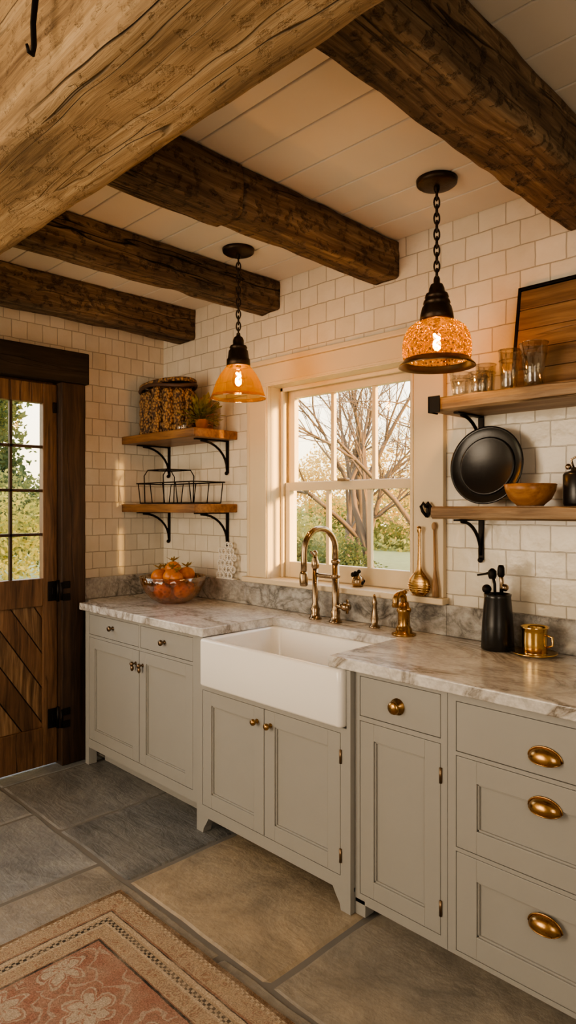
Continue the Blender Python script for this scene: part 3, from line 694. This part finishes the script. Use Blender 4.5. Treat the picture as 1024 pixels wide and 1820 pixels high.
for sg in (-1,1): s.tube([(hx_,-.035,hz-.030),(hx_+sg*.018,-.04,hz-.008),(hx_+sg*.024,-.045,hz+.015),(hx_+sg*.013,-.045,hz+.030),(hx_,-.04,hz+.012)],.007,IRON,8)
s.done()
s=B('sill_ornament'); s.lathe([(0,0),(.025,0),(.03,.02),(.026,.045),(.012,.055),(.016,.065),(0,.07)],(1.60,.03,1.081),NICKEL,20)
for k in range(9): 
    a=k*.7; s.ball((1.60+.026*math.cos(a),.03+.026*math.sin(a),1.10+.007*k),.010,IRON,u=8,v=6)
s.done()
# ------------------------------------------------------------------ pendants
def pendant(x,y,kind):
    e=bpy.data.objects.new('pendant_lamp',None); e.location=(x,y,CZ); bpy.context.collection.objects.link(e)
    def fin(b):
        o_=b.done(); o_.parent=e; o_.matrix_parent_inverse=Matrix.Translation((-x,-y,-CZ)); return o_
    b=B('canopy'); b.lathe([(0,0),(.030,0),(.066,.006),(.074,.012),(.076,.026),(0,.0265)],(x,y,CZ-.027),IRONB,36)
    b.lathe([(.008,0),(.011,.01),(.011,.02)],(x,y,CZ-.045),IRONB,12); fin(b)
    zt=2.315 if kind==1 else 2.275
    b=B('chain'); n=int((CZ-.04-zt)/.030)+1; stp=(CZ-.04-zt)/n
    for k in range(n):
        zc=zt+stp*(k+.5); H=stp*.5+.007; W=.010
        pts=[]
        for q in range(16):
            a=2*PI*q/16; u_=W*math.cos(a); v_=H*math.sin(a)
            pts.append((x+u_*.7071,y+u_*(.7071 if k%2 else -.7071),zc+v_))
        b.tube(pts,.0035,IRONB,6,True)
    fin(b)
    if kind==1:
        b=B('socket_cap'); b.lathe([(0,.16),(.008,.16),(.012,.15),(.012,.135),(.022,.13),(.028,.115),(.030,.10),(.040,.095),(.044,.082),(.040,.078),(.047,.070),(.050,.06),(.046,.056),(.054,.045),(.060,.02),(.062,.0),(.056,-.006),(.05,-.006),(.05,.02),(0,.03)],(x,y,2.162),IRONB,36); fin(b)
        pr=[(.056,.006),(.082,-.003),(.105,-.020),(.120,-.048),(.1265,-.082),(.126,-.112),(.122,-.138)]
        b=B('glass_shade'); b.lathe(pr,(x,y,2.15),SHADE1,48); fin(b)
        b=B('shade_rim'); b.lathe([(.120,-.136),(.126,-.146),(.139,-.158),(.141,-.163),(.136,-.163),(.122,-.150),(.117,-.140)],(x,y,2.15),BRONZE,48); fin(b)
        zb=2.075
    else:
        b=B('socket_cap'); b.lathe([(0,.155),(.008,.155),(.011,.14),(.020,.135),(.026,.12),(.026,.10),(.038,.095),(.042,.085),(.038,.08),(.046,.07),(.050,.035),(.055,.03),(.056,.0),(.050,-.004),(.046,0),(.046,.03),(0,.035)],(x,y,2.130),IRONB,36); fin(b)
        b=B('glass_shade'); b.lathe([(.052,.005),(.062,-.01),(.085,-.04),(.104,-.075),(.116,-.11),(.124,-.135),(.131,-.150),(.130,-.152),(.122,-.136)],(x,y,2.13),SHADE2,48)
        b.tube([Vector((x+.131*math.cos(a),y+.131*math.sin(a),1.979)) for a in [2*PI*k/40 for k in range(40)]],.003,CGLASS,6,True); fin(b)
        zb=2.065
    b=B('bulb'); b.lathe([(.012,.07),(.014,.05),(.022,.03),(.029,.005),(.028,-.015),(.018,-.033),(0,-.04)],(x,y,zb),glass('bulb_glass%d'%kind,(1,.86,.6),.05),24)
    b.tube([Vector((x+.010*math.cos(a*1.0),y+.010*math.sin(a),zb-.020+.006*i)) for i,a in enumerate([1.1*i for i in range(10)])],.005,FIL,6); b.lathe([(.013,0),(.013,.05),(0,.05)],(x,y,zb+.06),IRONB,16); fin(b)
    l=bpy.data.lights.new('pendant_light','POINT'); l.energy=8; l.color=(1,.58,.24); l.shadow_soft_size=.02
    lo=bpy.data.objects.new('bulb_light',l); lo.location=(x,y,zb-.002); bpy.context.collection.objects.link(lo); lo.parent=e; lo.matrix_parent_inverse=Matrix.Translation((-x,-y,-CZ))
pendant(2.29,-.36,1); pendant(1.266,-.446,2)
# ------------------------------------------------------------------ rug
m,nt,o=newmat('persian_rug'); v=coords(nt); sp=N(nt,'ShaderNodeSeparateXYZ'); L(nt,v,sp.inputs[0])
HX,HY=.95,.60
dx=math_(nt,'SUBTRACT',HX,math_(nt,'ABSOLUTE',sp.outputs[0])); dy=math_(nt,'SUBTRACT',HY,math_(nt,'ABSOLUTE',sp.outputs[1]))
dd=math_(nt,'MINIMUM',dx,dy)
wob=math_(nt,'MULTIPLY_ADD',noise_(nt,v,25,3),.006,-.003); dd=math_(nt,'ADD',dd,wob)
tan=(.48,.375,.265); dk=(.06,.055,.05); red=(.38,.205,.155); cr_=(.58,.48,.36); rust=(.32,.18,.125)
base=ramp(nt,dd,[(0,(.20,.13,.08)),(.012,cr_),(.028,tan),(.085,rust),(.090,dk),(.096,cr_),(.110,tan),(.118,dk),(.138,cr_),(.146,tan),(.196,rust),(.203,dk),(.208,red)],'CONSTANT')
ck=nt.nodes.new('ShaderNodeTexChecker'); ck.inputs['Scale'].default_value=90; L(nt,v,ck.inputs['Vector'])
inband=ramp(nt,dd,[(0,0),(.118,1),(.138,0)],'CONSTANT')
base=mixc(nt,math_(nt,'MULTIPLY',math_(nt,'MULTIPLY',inband,ck.outputs['Fac']),.8),base,cr_)
inb0=ramp(nt,dd,[(0,1),(.028,0)],'CONSTANT')
base=mixc(nt,math_(nt,'MULTIPLY',math_(nt,'MULTIPLY',inb0,ck.outputs['Fac']),.6),base,(.18,.11,.06))
nz=nt.nodes.new('ShaderNodeTexNoise'); nz.inputs['Scale'].default_value=11; nz.inputs['Detail'].default_value=3; L(nt,v,nz.inputs['Vector'])
vv=mixc(nt,.10,v,nz.outputs['Color'],'ADD')
vb=nt.nodes.new('ShaderNodeTexVoronoi'); vb.inputs['Scale'].default_value=26; vb.inputs['Randomness'].default_value=.6; L(nt,vv,vb.inputs['Vector'])
mot=ramp(nt,vb.outputs['Distance'],[(0,1),(.14,0),(.26,1),(.36,0),(.5,.8),(.56,0)],'CONSTANT')
inb=ramp(nt,dd,[(0,0),(.032,1),(.082,0),(.150,1),(.192,0)],'CONSTANT')
base=mixc(nt,math_(nt,'MULTIPLY',math_(nt,'MULTIPLY',mot,inb),.75),base,rust)
nz2=nt.nodes.new('ShaderNodeTexNoise'); nz2.inputs['Scale'].default_value=16; nz2.inputs['Detail'].default_value=4; L(nt,v,nz2.inputs['Vector'])
v3=mixc(nt,.06,v,nz2.outputs['Color'],'ADD')
vf=nt.nodes.new('ShaderNodeTexVoronoi'); vf.voronoi_dimensions='2D'; vf.inputs['Scale'].default_value=4.2; vf.inputs['Randomness'].default_value=.35; L(nt,v3,vf.inputs['Vector'])
sc5=nt.nodes.new('ShaderNodeVectorMath'); sc5.operation='SUBTRACT'; L(nt,v3,sc5.inputs[0]); L(nt,vf.outputs['Position'],sc5.inputs[1])
s2=nt.nodes.new('ShaderNodeSeparateXYZ'); L(nt,sc5.outputs[0],s2.inputs[0])
ang=math_(nt,'ARCTAN2',s2.outputs[1],s2.outputs[0])
pet=math_(nt,'ABSOLUTE',math_(nt,'SINE',math_(nt,'MULTIPLY',ang,3)))
pr_=math_(nt,'SUBTRACT',vf.outputs['Distance'],math_(nt,'MULTIPLY',pet,.16))
fl=ramp(nt,math_(nt,'ADD',pr_,.2),[(0,1),(.10,0),(.14,1),(.32,.1),(.36,.9),(.40,0),(.55,.7),(.59,0)],'CONSTANT')
vs=nt.nodes.new('ShaderNodeTexVoronoi'); vs.inputs['Scale'].default_value=21; L(nt,vv,vs.inputs['Vector'])
fl2=ramp(nt,vs.outputs['Distance'],[(0,1),(.18,0),(.32,.7),(.40,0)],'CONSTANT')
infield=ramp(nt,dd,[(0,0),(.215,1)],'CONSTANT')
base=mixc(nt,math_(nt,'MULTIPLY',math_(nt,'MULTIPLY',fl2,infield),.5),base,(.21,.13,.10))
base=mixc(nt,math_(nt,'MULTIPLY',math_(nt,'MULTIPLY',fl,infield),.85),base,(.54,.48,.39))
wear=noise_(nt,v,14,7,.72); base=mixc(nt,ramp(nt,wear,[(.40,0),(.76,.75)]),base,(.48,.39,.30))
base=mixc(nt,.6,base,ramp(nt,noise_(nt,v,200,2),[(.35,.4),(.65,1)]),'MULTIPLY')
wvx=nt.nodes.new('ShaderNodeTexWave'); wvx.inputs['Scale'].default_value=60; L(nt,v,wvx.inputs['Vector'])
bsdf(nt,o,base,.95,bump=math_(nt,'ADD',noise_(nt,v,250,2),math_(nt,'MULTIPLY',wvx.outputs['Fac'],.4)),bs=.6,bd=.004,spec=.1); RUG=m
bm=bmesh.new(); bmesh.ops.create_grid(bm,x_segments=60,y_segments=40,size=1)
for q in bm.verts:
    X,Y=q.co.x*HX,q.co.y*HY
    q.co=Vector((X+noise.noise(Vector((Y*3,1,0)))*.006*abs(q.co.x),Y+noise.noise(Vector((X*3,5,0)))*.006*abs(q.co.y),.014+noise.noise(Vector((X*4,Y*4,3)))*.002))
ext=bmesh.ops.extrude_face_region(bm,geom=list(bm.faces)); 
for q in [g for g in ext['geom'] if isinstance(g,bmesh.types.BMVert)]: q.co.z-=.0095
bmesh.ops.recalc_face_normals(bm,faces=bm.faces)
me=bpy.data.meshes.new('persian_rug'); bm.to_mesh(me); bm.free(); me.materials.append(RUG)
ro=bpy.data.objects.new('persian_rug',me); ro.location=(1.405+HX,-1.154-HY,0); bpy.context.collection.objects.link(ro)
# ------------------------------------------------------------------ outside
g=B('garden_ground'); g.box(-40,20,.6,45,-.45,-.35,paint('grass',(.16,.17,.06),.9,.4)); g.box(-40,-.6,-20,.6,-.45,-.35,g.mats[0]); g.done()
BARK=paint('bark',(.12,.08,.05),.9,.4)
def tree(x,y,h_,seed,depth=5):
    rd=random.Random(seed); cu=bpy.data.curves.new('bare_tree','CURVE'); cu.dimensions='3D'; cu.bevel_depth=1; cu.bevel_resolution=0
    def br(p,d_,ln,r,dep):
        pts=[p.copy()]; n=5
        for i in range(n):
            d_=(d_+Vector((rd.uniform(-1,1),rd.uniform(-1,1),rd.uniform(-.6,.8)))*.16).normalized(); p=p+d_*ln/n; pts.append(p.copy())
        sp_=cu.splines.new('POLY'); sp_.points.add(n)
        for i,q in enumerate(pts): sp_.points[i].co=(q.x,q.y,q.z,1); sp_.points[i].radius=r*(1-.6*i/n)
        if dep==0: return
        for k in range(rd.choice((3,4,4))):
            i=rd.randint(2,n); an=rd.uniform(.35,.95)
            ax=Vector((rd.uniform(-1,1),rd.uniform(-1,1),rd.uniform(-1,1))).normalized()
            nd=(Matrix.Rotation(an,3,ax)@d_); nd.z=nd.z*.9+.15; br(pts[i],nd.normalized(),ln*rd.uniform(.5,.78),r*.55*(1-.06*i),dep-1)
    br(Vector((0,0,0)),Vector((rd.uniform(-.1,.1),rd.uniform(-.1,.1),1)),h_*.36,h_*.014,depth)
    cu.materials.append(BARK); o_=bpy.data.objects.new('bare_tree',cu); o_.location=(x,y,-.4); bpy.context.collection.objects.link(o_)
def foliage(name,c_,rad,n,sz,mat,seed):
    rd=random.Random(seed); vs=[];fs=[]
    lob=[(Vector((rd.uniform(-.7,.7)*rad[0],rd.uniform(-.7,.7)*rad[1],rd.uniform(-.5,.6)*rad[2])),rd.uniform(.3,.55)) for _ in range(14)]
    for i in range(n):
        lc,lr=rd.choice(lob); d_=Vector((rd.gauss(0,1),rd.gauss(0,1),rd.gauss(0,1))).normalized()*rd.uniform(.4,1)
        p=lc+Vector((d_.x*rad[0]*lr,d_.y*rad[1]*lr,d_.z*rad[2]*lr))
        a=Vector((rd.gauss(0,1),rd.gauss(0,1),rd.gauss(0,1))).normalized(); b_=a.orthogonal().normalized(); s_=sz*rd.uniform(.6,1.4)
        k=len(vs); vs+= [p-a*s_,p+b_*s_*.5,p+a*s_,p-b_*s_*.5]; fs.append((k,k+1,k+2,k+3))
    me=bpy.data.meshes.new(name); me.from_pydata([tuple(v_) for v_ in vs],[],fs); me.materials.append(mat)
    o_=bpy.data.objects.new(name,me); o_.location=c_; bpy.context.collection.objects.link(o_)
GR=leafm('shrub_green',(.06,.085,.04),(.19,.21,.085),1.2); OR=leafm('autumn_leaf',(.42,.26,.07),(.64,.45,.15),1.0); YG=leafm('yellow_green_leaf',(.17,.19,.06),(.40,.37,.13),1.0); DG=leafm('dark_green_leaf',(.05,.08,.04),(.12,.15,.08),1.2)
for i,(x,y_,h_) in enumerate([(-1.2,4.6,6.5),(-3.6,6.8,8),(-2.2,9.5,8.5),(-6.5,9.5,8),(.2,7.2,7),(-2.6,5.6,6.5),(-8.5,12,9),(-4.2,12.5,9.5),(-5.0,8.0,8.5)]):
    tree(x,y_,h_,i+11,5 if i<6 else 4)
foliage('garden_shrub',(-3.3,4.9,.25),(1.3,.9,.9),16000,.03,GR,1)
foliage('garden_shrub',(-.3,5.6,.15),(1.1,.9,.9),13000,.03,GR,2)
foliage('garden_shrub',(-6.0,6.9,.4),(1.4,1.0,1.1),14000,.04,YG,3)
foliage('autumn_tree_foliage',(-3.0,11,2.4),(2.6,1.4,2.2),7000,.04,OR,4)
foliage('autumn_tree_foliage',(-.3,8.6,2.3),(1.7,1.0,1.9),4500,.03,OR,5)
foliage('autumn_tree_foliage',(-9.5,13.5,1.9),(3,1.8,2.0),7000,.05,OR,6)
foliage('garden_shrub',(-14,22,.6),(9,3,2.2),12000,.12,YG,7)
# beyond the door
for i,(x,y_,r_) in enumerate([(-4.6,.2,(1.2,1.3,1.2)),(-6.9,2.9,(1.3,1.3,1.5)),(-4.2,-2.8,(1.1,1.3,1.2))]):
    foliage('garden_shrub',(x,y_,.5),r_,14000,.035,YG if i!=1 else GR,20+i)
foliage('tall_hedge',(-10.5,4.0,1.3),(1.4,5.5,1.9),18000,.06,GR,31)
foliage('evergreen_tree',(-13.9,3.6,3.0),(1.5,1.8,3.6),12000,.08,DG,33)
for i,(x,y_,h_) in enumerate([(-6.8,5.4,7),(-7.2,.8,7.5)]): tree(x,y_,h_,40+i,5)
# ------------------------------------------------------------------ light
wld=bpy.data.worlds.new('World'); bpy.context.scene.world=wld; wld.use_nodes=True; nt=wld.node_tree; nt.nodes.clear()
o=N(nt,'ShaderNodeOutputWorld'); bg=N(nt,'ShaderNodeBackground'); tc=N(nt,'ShaderNodeTexCoord'); sp=N(nt,'ShaderNodeSeparateXYZ')
L(nt,tc.outputs['Generated'],sp.inputs[0])
col=ramp(nt,sp.outputs[2],[(0,(1,.78,.46)),(.10,(1,.85,.60)),(.22,(1,.92,.78)),(.42,(.84,.90,1))]); L(nt,col,bg.inputs[0]); bg.inputs[1].default_value=4.6; L(nt,bg.outputs[0],o.inputs[0])
def light(name,typ,loc,dirv,en,col,size=None,ang=None,sy=None):
    l=bpy.data.lights.new(name,typ); l.energy=en; l.color=col
    if size: 
        l.size=size
        if sy: l.shape='RECTANGLE'; l.size_y=sy
    if ang: l.angle=ang
    o_=bpy.data.objects.new(name,l); o_.location=loc; o_.rotation_euler=Vector(dirv).to_track_quat('-Z','Y').to_euler(); bpy.context.collection.objects.link(o_)
light('sun','SUN',(6,4,4),(-.93,-.235,-.12),22,(1,.55,.17),ang=math.radians(4))
light('rear_fill_light','AREA',(1.3,-4.1,1.6),(.15,1,.04),98,(1,.80,.58),2.2,sy=1.7)  # added area lamp filling the room from behind the camera; wall has no opening
light('side_fill_light','AREA',(4.5,-2.6,1.6),(-1,.35,.0),34,(1,.85,.67),1.6,sy=1.4)  # added dimmer fill lamp on the right, in front of a solid wall
# ------------------------------------------------------------------ camera
cam=bpy.data.cameras.new('camera'); cam.sensor_fit='HORIZONTAL'; cam.sensor_width=36; cam.lens=36*1180/1024; cam.shift_y=-10/1024; cam.clip_start=.05; cam.clip_end=200
co=bpy.data.objects.new('camera',cam); co.location=(3.64,-2.49,1.47); co.rotation_euler=(PI/2,0,math.radians(45)); bpy.context.collection.objects.link(co)
bpy.context.scene.camera=co
